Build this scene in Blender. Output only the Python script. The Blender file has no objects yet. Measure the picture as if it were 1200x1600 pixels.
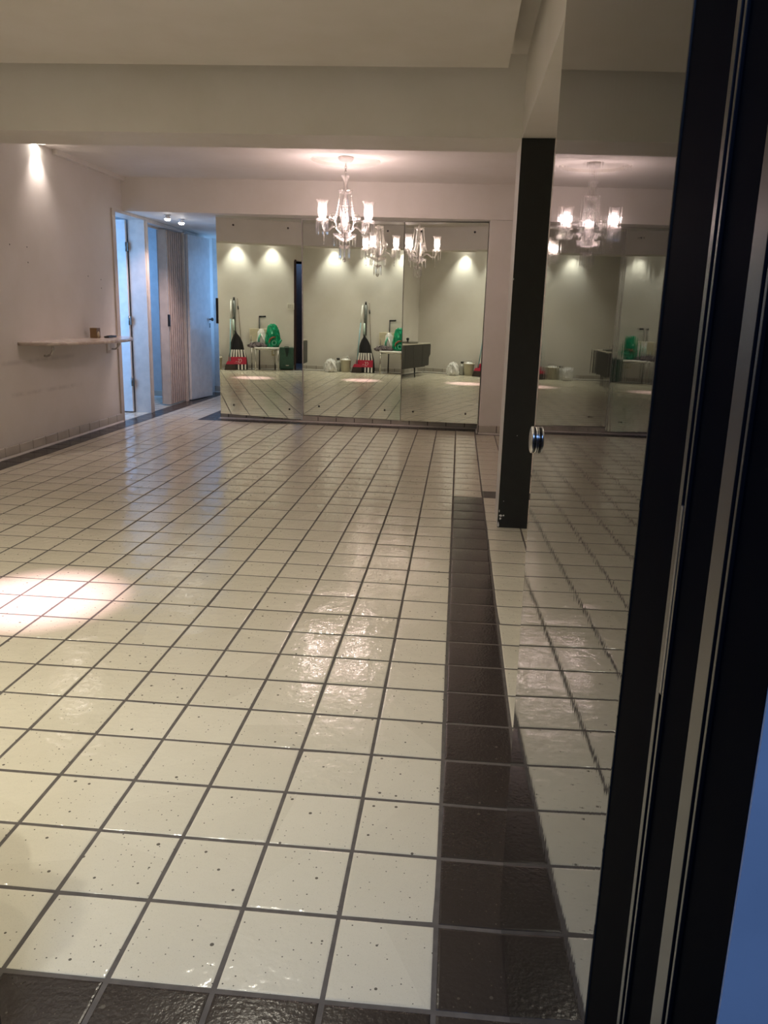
import bpy, bmesh, math, random
from mathutils import Vector, Matrix
random.seed(7)
S = bpy.context.scene
C = S.collection
T = 0.2                       # one floor-tile pitch in metres; all coordinates below are in tiles
PI = math.pi

# ------------------------------------------------------------------ camera
F, PITCH, ROLL, YAW = 1205.89, 0.229787, 0.032622, 0.073902
CAM = Vector((-0.0643, -5.6644, 6.0653))
fw = Vector((-math.sin(YAW)*math.cos(PITCH), math.cos(YAW)*math.cos(PITCH), -math.sin(PITCH)))
rt = Vector((math.cos(YAW), math.sin(YAW), 0)); up = rt.cross(fw)
c_, s_ = math.cos(ROLL), math.sin(ROLL)
rt, up = c_*rt + s_*up, -s_*rt + c_*up
cd = bpy.data.cameras.new('camera'); cam = bpy.data.objects.new('camera', cd); C.objects.link(cam)
cd.sensor_width = 36; cd.lens = F/1600*36; cd.clip_start = 0.01; cd.clip_end = 100
cd.shift_x = -(618.345-600)/1600; cd.shift_y = (768.638-800)/1600
m = Matrix((rt, up, -fw)).transposed().to_4x4(); m.translation = CAM*T
cam.matrix_world = m
S.camera = cam

# ------------------------------------------------------------------ world and exposure
w = bpy.data.worlds.new('dusk'); S.world = w; w.use_nodes = True
w.node_tree.nodes['Background'].inputs[0].default_value = (0.05, 0.09, 0.18, 1)
w.node_tree.nodes['Background'].inputs[1].default_value = 0.3
S.view_settings.view_transform = 'Standard'; S.view_settings.look = 'None'
S.view_settings.exposure = 1.2; S.view_settings.gamma = 1.0
S.view_settings.use_curve_mapping = False

def add_light(kind, name, loc, energy, color, parent=None, target=None, **kw):
    l = bpy.data.lights.new(name, kind); l.energy = energy; l.color = color
    for k, v in kw.items(): setattr(l, k, v)
    o = bpy.data.objects.new(name, l); C.objects.link(o); o.location = Vector(loc)*T
    if target is not None:
        o.rotation_euler = (Vector(target)-Vector(loc)).to_track_quat('-Z', 'Y').to_euler()
    if parent is not None:
        o.parent = parent; o.location = Vector(loc)*T - parent.location
    return o

PINK = (1.0, 0.75, 0.74); WARM = (1.0, 0.92, 0.75); BLUE = (0.22, 0.50, 1.0); COOL = (0.42, 0.62, 1.0)
# daylight of the dusk sky entering the side rooms through their windows, an added fill at the passage end, and the landing's lamp
add_light('AREA', 'bedroom_window_light', (-21.4, 30.2, 6.5), 13, BLUE, target=(-20, 37, 5.5), shape='RECTANGLE', size=1.0, size_y=1.2)
add_light('AREA', 'study_window_light', (-23.6, 41.5, 7), 8, BLUE, target=(-19, 43, 5), shape='RECTANGLE', size=0.9, size_y=1.1)
add_light('AREA', 'passage_end_fill', (-14.0, 48.2, 7), 2.8, BLUE, target=(-17.2, 49.3, 7.0), shape='RECTANGLE', size=0.2, size_y=1.0)  # unseen fill lamp, added to turn the passage end wall bright blue
add_light('AREA', 'landing_light', (-1.2, -7.5, 11.6), 9.0, (0.26, 0.47, 1.0), target=(-1.2, -7.0, 0), shape='RECTANGLE', size=0.5, size_y=0.5)

# ------------------------------------------------------------------ materials
MATS = {}
def nodes_of(name):
    m = bpy.data.materials.new(name); m.use_nodes = True; MATS[name] = m
    nt = m.node_tree; b = nt.nodes['Principled BSDF']
    return m, nt, b
def N(nt, t, **kw):
    n = nt.nodes.new(t)
    for k, v in kw.items(): setattr(n, k, v)
    return n
def L(nt, a, b): nt.links.new(a, b)
def sock(nt, n, i, v):
    if isinstance(v, bpy.types.NodeSocket): L(nt, v, n.inputs[i])
    else: n.inputs[i].default_value = v
def math_(nt, op, a, b=None, c=None, clamp=False):
    n = N(nt, 'ShaderNodeMath', operation=op, use_clamp=clamp); sock(nt, n, 0, a)
    if b is not None: sock(nt, n, 1, b)
    if c is not None: sock(nt, n, 2, c)
    return n.outputs[0]
def mixc(nt, f, a, b, mode='MIX'):
    n = N(nt, 'ShaderNodeMix', data_type='RGBA', blend_type=mode)
    sock(nt, n, 0, f); sock(nt, n, 6, a); sock(nt, n, 7, b)
    return n.outputs[2]
def smooth(nt, v, a, b, lo=0.0, hi=1.0):
    n = N(nt, 'ShaderNodeMapRange', interpolation_type='SMOOTHSTEP'); sock(nt, n, 0, v)
    n.inputs[1].default_value = a; n.inputs[2].default_value = b; n.inputs[3].default_value = lo; n.inputs[4].default_value = hi
    return n.outputs[0]
def noise(nt, vec, scale, detail=3, rough=0.5):
    n = N(nt, 'ShaderNodeTexNoise'); n.inputs['Scale'].default_value = scale
    n.inputs['Detail'].default_value = detail; n.inputs['Roughness'].default_value = rough
    if vec is not None: L(nt, vec, n.inputs['Vector'])
    return n.outputs['Fac']
def bump(nt, b, h, strength, dist):
    n = N(nt, 'ShaderNodeBump'); n.inputs['Strength'].default_value = strength; n.inputs['Distance'].default_value = dist
    L(nt, h, n.inputs['Height']); L(nt, n.outputs[0], b.inputs['Normal'])
def pos(nt): return N(nt, 'ShaderNodeNewGeometry').outputs['Position']

def simple(name, col, rough=0.5, metal=0.0, var=0.06, scale=12, bmp=0.0, bscale=60, ior=None, coat=0.0, emit=None, estr=0):
    m, nt, b = nodes_of(name)
    tc = N(nt, 'ShaderNodeTexCoord').outputs['Object']
    n = noise(nt, tc, scale, 4)
    k = smooth(nt, n, 0.3, 0.7, 1-var, 1+var)
    mul = N(nt, 'ShaderNodeMix', data_type='RGBA', blend_type='MULTIPLY'); mul.inputs[0].default_value = 1
    mul.inputs[6].default_value = (*col, 1)
    cmb = N(nt, 'ShaderNodeCombineColor'); [L(nt, k, cmb.inputs[i]) for i in range(3)]
    L(nt, cmb.outputs[0], mul.inputs[7]); L(nt, mul.outputs[2], b.inputs['Base Color'])
    b.inputs['Roughness'].default_value = rough; b.inputs['Metallic'].default_value = metal
    if ior: b.inputs['IOR'].default_value = ior
    if coat: b.inputs['Coat Weight'].default_value = coat; b.inputs['Coat Roughness'].default_value = 0.05
    if bmp: bump(nt, b, noise(nt, tc, bscale, 3), bmp, 0.002)
    if emit: b.inputs['Emission Color'].default_value = (*emit, 1); b.inputs['Emission Strength'].default_value = estr
    return m

def tile_mat(name, col, col2, speck, rough, bmp):
    m, nt, b = nodes_of(name)
    p = pos(nt)
    sc = N(nt, 'ShaderNodeVectorMath', operation='SCALE'); L(nt, p, sc.inputs[0]); sc.inputs['Scale'].default_value = 1/T
    fl = N(nt, 'ShaderNodeVectorMath', operation='FLOOR'); L(nt, sc.outputs[0], fl.inputs[0])
    wn = N(nt, 'ShaderNodeTexWhiteNoise'); L(nt, fl.outputs[0], wn.inputs['Vector'])
    big = noise(nt, p, 9, 3)
    f = math_(nt, 'ADD', math_(nt, 'MULTIPLY', wn.outputs['Value'], 0.6), math_(nt, 'MULTIPLY', big, 0.5), clamp=True)
    c = mixc(nt, f, (*col, 1), (*col2, 1))
    fine = smooth(nt, noise(nt, p, 420, 2, 0.6), 0.60, 0.72)
    c = mixc(nt, math_(nt, 'MULTIPLY', fine, 0.22), c, (*speck, 1))
    for scale, rad, keep in ((19, 0.085, 0.70), (55, 0.10, 0.62)):
        v = N(nt, 'ShaderNodeTexVoronoi', voronoi_dimensions='2D'); v.inputs['Scale'].default_value = scale; L(nt, p, v.inputs['Vector'])
        r = N(nt, 'ShaderNodeSeparateColor'); L(nt, v.outputs['Color'], r.inputs[0])
        on = math_(nt, 'GREATER_THAN', r.outputs[0], keep)
        rr = math_(nt, 'MULTIPLY', r.outputs[1], rad)
        spot = math_(nt, 'MULTIPLY', math_(nt, 'LESS_THAN', v.outputs['Distance'], rr), on)
        c = mixc(nt, math_(nt, 'MULTIPLY', spot, 0.85), c, (*speck, 1))
    L(nt, c, b.inputs['Base Color'])
    L(nt, smooth(nt, noise(nt, p, 14, 4), 0.35, 0.75, rough*(1-bmp[2]), rough*(1+bmp[2])), b.inputs['Roughness'])
    fr = N(nt, 'ShaderNodeVectorMath', operation='FRACTION'); L(nt, sc.outputs[0], fr.inputs[0])
    sx = N(nt, 'ShaderNodeSeparateXYZ'); L(nt, fr.outputs[0], sx.inputs[0])
    q = math_(nt, 'ADD', math_(nt, 'POWER', math_(nt, 'SUBTRACT', sx.outputs[0], 0.5), 2.0), math_(nt, 'POWER', math_(nt, 'SUBTRACT', sx.outputs[1], 0.5), 2.0))
    dome = math_(nt, 'MULTIPLY', q, math_(nt, 'MULTIPLY_ADD', wn.outputs['Value'], -0.007, -0.001))      # each glazed tile is a little crowned
    h = math_(nt, 'ADD', dome, math_(nt, 'ADD', math_(nt, 'MULTIPLY', noise(nt, p, 26, 2), bmp[0]), math_(nt, 'MULTIPLY', noise(nt, p, 110, 2), bmp[1])))
    bump(nt, b, h, 1.0, 1.0)
    b.inputs['IOR'].default_value = 1.55
    return m
tile_mat('glazed_cream', (0.75, 0.70, 0.56), (0.66, 0.61, 0.48), (0.05, 0.04, 0.03), 0.13, (0.0022, 0.00028, 0.25))
tile_mat('glazed_brown', (0.028, 0.021, 0.018), (0.036, 0.028, 0.024), (0.10, 0.085, 0.065), 0.24, (0.0006, 0.00075, 0.08))
simple('grout', (0.115, 0.10, 0.088), 0.85, var=0.15, scale=30, bmp=0.4)
simple('base_tile', (0.60, 0.56, 0.49), 0.28, var=0.10, scale=5)
simple('cove', (0.66, 0.62, 0.56), 0.4)

def plaster(name, col, scuffs=()):
    m, nt, b = nodes_of(name)
    p = pos(nt)
    n = noise(nt, p, 1.6, 5, 0.6)
    c = mixc(nt, smooth(nt, n, 0.3, 0.75), (*col, 1), (col[0]*0.92, col[1]*0.91, col[2]*0.88, 1))
    if scuffs:
        xyz = N(nt, 'ShaderNodeSeparateXYZ'); L(nt, p, xyz.inputs[0])
        for y0, z0, y1, z1, wd, st in scuffs:
            k = (z1-z0)/(y1-y0)
            line = math_(nt, 'MULTIPLY_ADD', xyz.outputs['Y'], k, (z0-k*y0)*T)
            d = math_(nt, 'ABSOLUTE', math_(nt, 'SUBTRACT', xyz.outputs['Z'], line))
            a = smooth(nt, d, 0.0, wd, 1, 0)
            mid, half = (y0+y1)/2*T, (y1-y0)/2*T
            e = math_(nt, 'ABSOLUTE', math_(nt, 'SUBTRACT', xyz.outputs['Y'], mid))
            a = math_(nt, 'MULTIPLY', a, smooth(nt, e, half*0.6, half, 1, 0))
            a = math_(nt, 'MULTIPLY', a, smooth(nt, noise(nt, p, 9, 4), 0.3, 0.6))
            c = mixc(nt, math_(nt, 'MULTIPLY', a, st), c, (0.30, 0.27, 0.25, 1))
    L(nt, c, b.inputs['Base Color']); b.inputs['Roughness'].default_value = 0.6
    bump(nt, b, noise(nt, p, 45, 4), 0.12, 0.002)
    return m
plaster('wall_paint', (0.80, 0.77, 0.72))
plaster('wall_paint_left', (0.79, 0.76, 0.72), ((22, 3.61, 29.5, 3.66, 0.03, 0.28), (22.5, 2.38, 29.5, 2.32, 0.028, 0.25), (30.2, 0.2, 30.6, 2.2, 0.1, 0.0)))
plaster('ceiling_paint', (0.84, 0.81, 0.76))
simple('casing_paint', (0.62, 0.55, 0.48), 0.4)
simple('white_paint', (0.74, 0.74, 0.73), 0.35)
simple('room_paint', (0.60, 0.62, 0.64), 0.6)
simple('column_black', (0.009, 0.010, 0.008), 0.45, var=0.2)
simple('chip_white', (0.75, 0.74, 0.70), 0.6)
simple('brown_wood', (0.045, 0.018, 0.014), 0.4, var=0.3, scale=4)
simple('hinge_metal', (0.20, 0.20, 0.19), 0.35, metal=0.9)
simple('steel', (0.62, 0.60, 0.57), 0.25, metal=1.0)
simple('black_plastic', (0.012, 0.012, 0.013), 0.4)
simple('screw_dark', (0.05, 0.045, 0.04), 0.5)
simple('switch_plastic', (0.86, 0.84, 0.76), 0.35)
simple('switch_rocker', (0.60, 0.58, 0.50), 0.3)
simple('outlet_cream', (0.55, 0.47, 0.27), 0.4)
simple('pleat_vinyl', (0.62, 0.52, 0.46), 0.45, var=0.08)
simple('landing_paint', (0.55, 0.60, 0.68), 0.6)
simple('landing_floor', (0.06, 0.06, 0.06), 0.5)
simple('landing_panel', (0.030, 0.016, 0.012), 0.5, var=0.2)
# mirror
m, nt, b = nodes_of('mirror_silver'); b.inputs['Metallic'].default_value = 1; b.inputs['Roughness'].default_value = 0.0
b.inputs['Base Color'].default_value = (0.80, 0.83, 0.76, 1)
# black gloss lacquer of the entrance door: fine upright unevenness left by the brush
m, nt, b = nodes_of('gloss_lacquer')
p = pos(nt); mp = N(nt, 'ShaderNodeMapping'); L(nt, p, mp.inputs['Vector']); mp.inputs['Scale'].default_value = (1, 1, 0.045)
mp2 = N(nt, 'ShaderNodeMapping'); L(nt, p, mp2.inputs['Vector']); mp2.inputs['Scale'].default_value = (1, 1, 0.35)
h = math_(nt, 'ADD', math_(nt, 'MULTIPLY', noise(nt, mp.outputs[0], 95, 2), 0.6), noise(nt, mp2.outputs[0], 9, 2))
bump(nt, b, h, 0.016, 0.004)
b.inputs['Base Color'].default_value = (0.013, 0.012, 0.011, 1); b.inputs['Roughness'].default_value = 0.02; b.inputs['IOR'].default_value = 1.8
simple('gloss_black', (0.005, 0.006, 0.009), 0.14, ior=1.5)
simple('dead_black', (0.003, 0.004, 0.007), 0.6, ior=1.05)
simple('gloss_bead', (0.006, 0.006, 0.008), 0.24, ior=1.5)
simple('door_edge', (0.35, 0.33, 0.29), 0.4)
# marble
m, nt, b = nodes_of('marble')
p = pos(nt); wv = N(nt, 'ShaderNodeTexNoise'); L(nt, p, wv.inputs['Vector']); wv.inputs['Scale'].default_value = 5; wv.inputs['Detail'].default_value = 8; wv.inputs['Distortion'].default_value = 1.5
L(nt, mixc(nt, smooth(nt, wv.outputs['Fac'], 0.48, 0.56), (0.72, 0.64, 0.56, 1), (0.58, 0.48, 0.42, 1)), b.inputs['Base Color']); b.inputs['Roughness'].default_value = 0.18
# glass of the chandelier: thin, mostly see-through, bright at glancing angles
def thin_glass(name, body, gl, trans, rough=0.03, clear=0.0):
    m = bpy.data.materials.new(name); m.use_nodes = True; MATS[name] = m; nt = m.node_tree
    nt.nodes.remove(nt.nodes['Principled BSDF']); out = nt.nodes['Material Output']
    tr = N(nt, 'ShaderNodeBsdfTransparent'); tr.inputs[0].default_value = (0.97, 0.96, 0.95, 1)
    g = N(nt, 'ShaderNodeBsdfGlossy'); g.inputs['Roughness'].default_value = rough; g.inputs[0].default_value = (1, 0.97, 0.95, 1)
    d = N(nt, 'ShaderNodeBsdfTranslucent'); d.inputs[0].default_value = (0.92, 0.88, 0.85, 1)
    d2 = N(nt, 'ShaderNodeBsdfDiffuse'); d2.inputs[0].default_value = (0.92, 0.88, 0.85, 1)
    lw = N(nt, 'ShaderNodeLayerWeight'); lw.inputs[0].default_value = 0.5
    md = N(nt, 'ShaderNodeMixShader'); md.inputs[0].default_value = 0.5; L(nt, d.outputs[0], md.inputs[1]); L(nt, d2.outputs[0], md.inputs[2])
    m1 = N(nt, 'ShaderNodeMixShader'); m1.inputs[0].default_value = body; L(nt, tr.outputs[0], m1.inputs[1]); L(nt, md.outputs[0], m1.inputs[2])
    f = math_(nt, 'MULTIPLY_ADD', lw.outputs['Facing'], gl, trans)
    m2 = N(nt, 'ShaderNodeMixShader'); L(nt, f, m2.inputs[0]); L(nt, m1.outputs[0], m2.inputs[1]); L(nt, g.outputs[0], m2.inputs[2])
    if clear:
        gs = N(nt, 'ShaderNodeBsdfGlass'); gs.inputs['IOR'].default_value = 1.5; gs.inputs['Roughness'].default_value = 0.0
        m3 = N(nt, 'ShaderNodeMixShader'); m3.inputs[0].default_value = clear; L(nt, m2.outputs[0], m3.inputs[1]); L(nt, gs.outputs[0], m3.inputs[2])
        m2 = m3
    L(nt, m2.outputs[0], out.inputs[0]); return m
thin_glass('cut_crystal', 0.08, 0.45, 0.08, 0.03, 0.55)
thin_glass('shade_glass', 0.15, 0.45, 0.08, 0.06)
simple('bulb', (1, 0.95, 0.9), 0.4, emit=(1.0, 0.84, 0.78), estr=22)
simple('spot_lens', (1, 0.95, 0.9), 0.4, emit=(1.0, 0.92, 0.82), estr=20)
simple('canopy_white', (0.72, 0.68, 0.64), 0.35)

# ------------------------------------------------------------------ mesh helpers (tile units)
class MB:
    def __init__(s): s.v = []; s.f = []; s.sm = []
    def add(s, vs, fs, smooth=False):
        o = len(s.v); s.v += [tuple(v) for v in vs]
        for f in fs: s.f.append(tuple(i+o for i in f)); s.sm.append(smooth)
        return s
    def box(s, x0, x1, y0, y1, z0, z1, bev=0.0):
        if bev:
            b = bev
            bm = bmesh.new(); bmesh.ops.create_cube(bm, size=1)
            for v in bm.verts: v.co = Vector(((x0+x1)/2+v.co.x*(x1-x0), (y0+y1)/2+v.co.y*(y1-y0), (z0+z1)/2+v.co.z*(z1-z0)))
            bmesh.ops.bevel(bm, geom=bm.edges[:], offset=b, segments=2, affect='EDGES', profile=0.6)
            bm.verts.index_update()
            s.add([v.co for v in bm.verts], [[v.index for v in f.verts] for f in bm.faces]); bm.free(); return s
        return s.add([(x0,y0,z0),(x1,y0,z0),(x1,y1,z0),(x0,y1,z0),(x0,y0,z1),(x1,y0,z1),(x1,y1,z1),(x0,y1,z1)],
              [(0,3,2,1),(4,5,6,7),(0,1,5,4),(1,2,6,5),(2,3,7,6),(3,0,4,7)])
    def hexa(s, b4, t4):           # 4 bottom corners (ccw seen from above), 4 top corners
        return s.add(list(b4)+list(t4), [(0,3,2,1),(4,5,6,7),(0,1,5,4),(1,2,6,5),(2,3,7,6),(3,0,4,7)])
    def prism(s, poly, z0, z1, smooth=False):
        n = len(poly)
        s.add([(x,y,z0) for x,y in poly]+[(x,y,z1) for x,y in poly], [tuple(range(n))[::-1], tuple(range(n,2*n))])
        o = len(s.v)-2*n
        for i in range(n): s.f.append((o+i, o+(i+1)%n, o+n+(i+1)%n, o+n+i)); s.sm.append(smooth)
        return s
    def lathe(s, prof, c=(0,0,0), seg=24, wave=None, cap=True, smooth=True):
        n = len(prof); vs = []
        for k, (r, z) in enumerate(prof):
            for j in range(seg):
                a = 2*PI*j/seg; rr, zz = r, z
                if wave: rr, zz = wave(k, a, r, z)
                vs.append((c[0]+rr*math.cos(a), c[1]+rr*math.sin(a), c[2]+zz))
        fs = [(k*seg+j, k*seg+(j+1)%seg, (k+1)*seg+(j+1)%seg, (k+1)*seg+j) for k in range(n-1) for j in range(seg)]
        s.add(vs, fs, smooth)
        if cap:
            o = len(s.v)-len(vs)
            if prof[0][0] > 1e-5: s.f.append(tuple(o+j for j in range(seg))[::-1]); s.sm.append(False)
            if prof[-1][0] > 1e-5: s.f.append(tuple(o+(n-1)*seg+j for j in range(seg))); s.sm.append(False)
        return s
    def tube(s, pts, r, seg=8, smooth=True):
        pts = [Vector(p) for p in pts]; n = len(pts); vs = []
        rs = r if isinstance(r, (list, tuple)) else [r]*n
        ref = None
        for i, p in enumerate(pts):
            d = (pts[min(i+1,n-1)]-pts[max(i-1,0)]).normalized()
            if ref is None: ref = d.orthogonal().normalized()
            ref = (ref-d*ref.dot(d)); ref = ref.normalized() if ref.length > 1e-6 else d.orthogonal().normalized()
            q = d.cross(ref)
            for j in range(seg):
                a = 2*PI*j/seg; vs.append(p+(ref*math.cos(a)+q*math.sin(a))*rs[i])
        fs = [(k*seg+j, k*seg+(j+1)%seg, (k+1)*seg+(j+1)%seg, (k+1)*seg+j) for k in range(n-1) for j in range(seg)]
        fs += [tuple(range(seg))[::-1], tuple((n-1)*seg+j for j in range(seg))]
        return s.add(vs, fs, smooth)
    def ball(s, c, r, su=10, sv=6, sq=(1,1,1)):
        prof = [(math.sin(PI*k/sv)*1.0, -math.cos(PI*k/sv)) for k in range(sv+1)]
        vs = []
        for (pr, pz) in prof:
            for j in range(su):
                a = 2*PI*j/su; vs.append((c[0]+r*sq[0]*pr*math.cos(a), c[1]+r*sq[1]*pr*math.sin(a), c[2]+r*sq[2]*pz))
        fs = [(k*su+j, k*su+(j+1)%su, (k+1)*su+(j+1)%su, (k+1)*su+j) for k in range(sv) for j in range(su)]
        return s.add(vs, fs, True)
    def mesh(s, name, mat):
        me = bpy.data.meshes.new(name); me.from_pydata([(x*T, y*T, z*T) for x, y, z in s.v], [], s.f)
        for p_, q in zip(me.polygons, s.sm): p_.use_smooth = q
        me.materials.append(MATS[mat]); me.validate(); me.update()
        return me
    def build(s, name, mat, parent=None, loc=None, rot=None):
        return link(name, s.mesh(name, mat), parent, loc, rot)
def link(name, me, parent=None, loc=None, rot=None):
    o = bpy.data.objects.new(name, me); C.objects.link(o)
    if parent is not None: o.parent = parent
    if loc is not None: o.location = Vector(loc)*T
    if rot is not None: o.rotation_euler = rot
    return o
def struct(o): o['kind'] = 'structure'; return o
def tag(o, label, cat, group=None):
    o['label'] = label; o['category'] = cat
    if group: o['group'] = group
    return o
def thing(name, label, cat, loc=(0,0,0), rotz=0.0, group=None):
    o = bpy.data.objects.new(name, None); C.objects.link(o); o.empty_display_size = 0.05
    o.location = Vector(loc)*T; o.rotation_euler = (0, 0, rotz); return tag(o, label, cat, group)

# ================================================================== THE SETTING
XL, YB, YF = -17.4, -1.05, 34.4          # left wall, back (entrance) wall, far wall block
ZN, ZC, ZB = 12.6, 12.2, 10.59           # near ceiling, far ceiling, underside of beam and bulkheads

# ---- floor: grout bed with every tile laid on it
floor = struct(MB().box(-24, 5, -2.7, 49.2, -0.4, -0.006).build('floor', 'grout'))
def tile_mesh(name, mat, wx=0.955, wy=0.955):
    a, b_, bv = wx/2, wy/2, 0.016
    r = lambda k, z: [(-a+k,-b_+k,z),(a-k,-b_+k,z),(a-k,b_-k,z),(-a+k,b_-k,z)]
    v = r(0,-0.06)+r(0,-0.007)+r(0.008,-0.0025)+r(0.026,0)
    f = []
    for q in range(3):
        for i in range(4): f.append((q*4+i, q*4+(i+1)%4, q*4+4+(i+1)%4, q*4+4+i))
    f.append((12,13,14,15))
    mb = MB(); mb.add(v, f); return mb.mesh(name, mat)
white_me = tile_mesh('floor_tile', 'glazed_cream'); dark_me = tile_mesh('dark_floor_tile', 'glazed_brown')
partial = {}
def is_dark(cx, cy):
    if 0 < cx < 1 and -1 < cy < 20: return True
    if cx > 1 and 19.8 < cy < 20.9 : return True
    if cy < 0: return True
    if cx < -16.4: return True
    if 35 < cy < 36.2 and cx > -14: return True
    if -14 < cx < -13 and cy > 35: return True
    return False
def cells():
    xs = [(-17.4, -16.42)] + [(-16.42, -16.0)] + [(i, i+1) for i in range(-16, 5)]
    for x0, x1 in xs:
        for j in range(-1, 49):
            cx, cy = (x0+x1)/2, j+0.5
            if cx > 1.2 and cy > 34.4: continue
            if cx > -13 and cy > 36: continue
            yield x0, x1, j, j+1
    for i in range(-24, -18):            # side rooms
        for j in range(28, 49): yield i+0.6, i+1.6, j, j+1
def inview(cx, cy):
    d = Vector((cx, cy, 0))-CAM; z = d.dot(fw)
    if z < 0.5: return False
    x = 618.3+F*d.dot(rt)/z; y = 768.6-F*d.dot(up)/z
    return -60 < x < 960 and 500 < y < 1680
whites, darks, rest_w, rest_d = [], [], [], []
for c4 in cells():
    cx, cy = (c4[0]+c4[1])/2, (c4[2]+c4[3])/2
    dist = (Vector((cx, cy, 0))-CAM).length
    if is_dark(cx, cy) and cx > -17.5: (darks if inview(cx, cy) or cy < 0 else rest_d).append((dist, c4))
    else: (whites if inview(cx, cy) else rest_w).append((dist, c4))
whites.sort(); rest_w += whites[295:]; whites = whites[:295]
def lay(c4, dark):
    x0, x1, y0, y1 = c4; cx, cy = (x0+x1)/2, (y0+y1)/2; wx = x1-x0
    if abs(wx-1) < 1e-6: me = dark_me if dark else white_me
    else:
        key = (round(wx, 2), dark)
        if key not in partial: partial[key] = tile_mesh('cut_floor_tile', 'glazed_brown' if dark else 'glazed_cream', wx-0.045)
        me = partial[key]
    rx, ry = random.gauss(0, 0.0030), random.gauss(0, 0.0030)
    return me, (cx, cy, random.uniform(-0.001, 0.001)), (rx, ry, random.gauss(0, 0.003))
for _, c4 in whites:
    me, l_, r_ = lay(c4, False); link('floor_tile', me, floor, l_, r_)
for _, c4 in darks:
    me, l_, r_ = lay(c4, True); link('dark_floor_tile', me, floor, l_, r_)
def joined(lst, dark, name, mat):
    vs, fs = [], []
    for _, c4 in lst:
        me, l_, r_ = lay(c4, dark)
        M = Matrix.Translation(Vector(l_)*T) @ Matrix.Rotation(r_[1], 4, 'Y') @ Matrix.Rotation(r_[0], 4, 'X')
        o = len(vs); vs += [M @ v.co for v in me.vertices]; fs += [tuple(i+o for i in p_.vertices) for p_ in me.polygons]
    me = bpy.data.meshes.new(name); me.from_pydata(vs, [], fs); me.materials.append(MATS[mat]); me.update()
    o = link(name, me, floor); o['kind'] = 'stuff'
joined(rest_w, False, 'floor_tile_field', 'glazed_cream'); joined(rest_d, True, 'dark_tile_border', 'glazed_brown')

# ---- walls
wl = MB()
for y0, y1, z0, z1 in ((-3.79, 33.35, 0, 12.9), (33.35, 36.98, 10.5, 12.9), (36.98, 37.42, 0, 12.9), (37.42, 43.0, 10.42, 12.9), (43.0, 43.3, 0, 12.9), (43.3, 46.8, 10.42, 12.9), (46.8, 49.2, 0, 12.9)):
    wl.box(XL-0.8, XL, y0, y1, z0, z1)
wall_left = struct(wl.build('wall_left', 'wall_paint_left'))
wb = MB()
wb.box(XL, -3.6, -3.79, YB, 0, 12.9).box(0.93, 5.4, -3.79, YB, 0, 12.9).box(-3.6, 0.93, -3.79, YB, 10.6, 12.9)
struct(wb.build('wall_back', 'wall_paint'))
wall_far = struct(MB().box(-12.98, 1.18, 35.995, 36.7, 0, 10.7).box(1.18, 5.4, YF, 36.7, 0, 10.56).build('wall_far', 'wall_paint'))
struct(MB().box(-13.0, -12.6, 36.7, 44.0, 0, 10.7).build('wall_passage', 'wall_paint'))
struct(MB().box(-18.2, -8.6, 49.0, 49.4, 0, 12.6).build('wall_passage_end', 'white_paint'))
struct(MB().box(-12.6, -8.6, 43.6, 44.0, 0, 10.7).box(-9.0, -8.6, 44.0, 49.0, 0, 10.7).build('wall_alcove', 'wall_paint'))
struct(MB().box(5.0, 5.4, YB, 34.4, 0, 12.9).build('wall_right', 'wall_paint'))
# bedrooms behind the left wall
rm = MB().box(-24.4, -24, 29, 49.2, 0, 12.6).box(-24.4, -18.2, 29.3, 29.7, 0, 12.6).box(-24, -18.2, 37.1, 37.3, 0, 12.6).box(-24, -18.2, 44.6, 44.9, 0, 12.6)
rm.box(-24, -18.2, 48.8, 49.2, 0, 12.6)
struct(rm.build('wall_bedrooms', 'room_paint'))
struct(MB().box(-24.4, -18.2, 29.3, 49.2, 12.0, 12.4).build('ceiling_bedrooms', 'room_paint'))

# ---- ceilings, beam, bulkheads
struct(MB().box(XL, 5, YB, 16.4, ZN, ZN+0.4).build('ceiling', 'ceiling_paint'))
MED = (-5.22, 29.0, 1.48)
bm = bmesh.new(); ring = []
x0, x1, y0, y1 = XL, 5.0, 18.1, 34.5
outer = [bm.verts.new((x*T, y*T, ZC*T)) for x, y in ((x0,y0),(x1,y0),(x1,y1),(x0,y1))]
ring = [bm.verts.new(((MED[0]+MED[2]*math.cos(2*PI*i/64))*T, (MED[1]+MED[2]*math.sin(2*PI*i/64))*T, ZC*T)) for i in range(64)]
top = [bm.verts.new((v.co.x, v.co.y, (ZC+0.14)*T)) for v in ring]
ed = [bm.edges.new((outer[i], outer[(i+1)%4])) for i in range(4)] + [bm.edges.new((ring[i], ring[(i+1)%64])) for i in range(64)]
bmesh.ops.triangle_fill(bm, edges=ed, use_beauty=True)
for f in [f for f in bm.faces if (f.calc_center_median().xy-Vector(MED[:2])*T).length < MED[2]*T*0.6]: bm.faces.remove(f)
for i in range(64): bm.faces.new((ring[i], ring[(i+1)%64], top[(i+1)%64], top[i]))
bm.faces.new(top)
me = bpy.data.meshes.new('ceiling_far'); bm.to_mesh(me); bm.free(); me.materials.append(MATS['ceiling_paint'])
struct(link('ceiling_far', me))
struct(MB().box(XL, 5, 18.1, 34.5, ZC+0.2, ZC+0.5).build('ceiling_slab', 'ceiling_paint'))
struct(MB().box(XL, 5, 16.38, 18.2, ZB, 13).build('ceiling_beam', 'ceiling_paint'))
struct(MB().box(1.33, 5, YB, 16.38, ZB, 12.7).build('ceiling_bulkhead', 'ceiling_paint'))
struct(MB().box(XL, 5, YF-0.02, 36.7, ZB-0.02, 12.7).box(XL, -8.6, 36.7, 49.2, ZB-0.02, 11.2).build('ceiling_bulkhead_far', 'ceiling_paint'))
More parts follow.
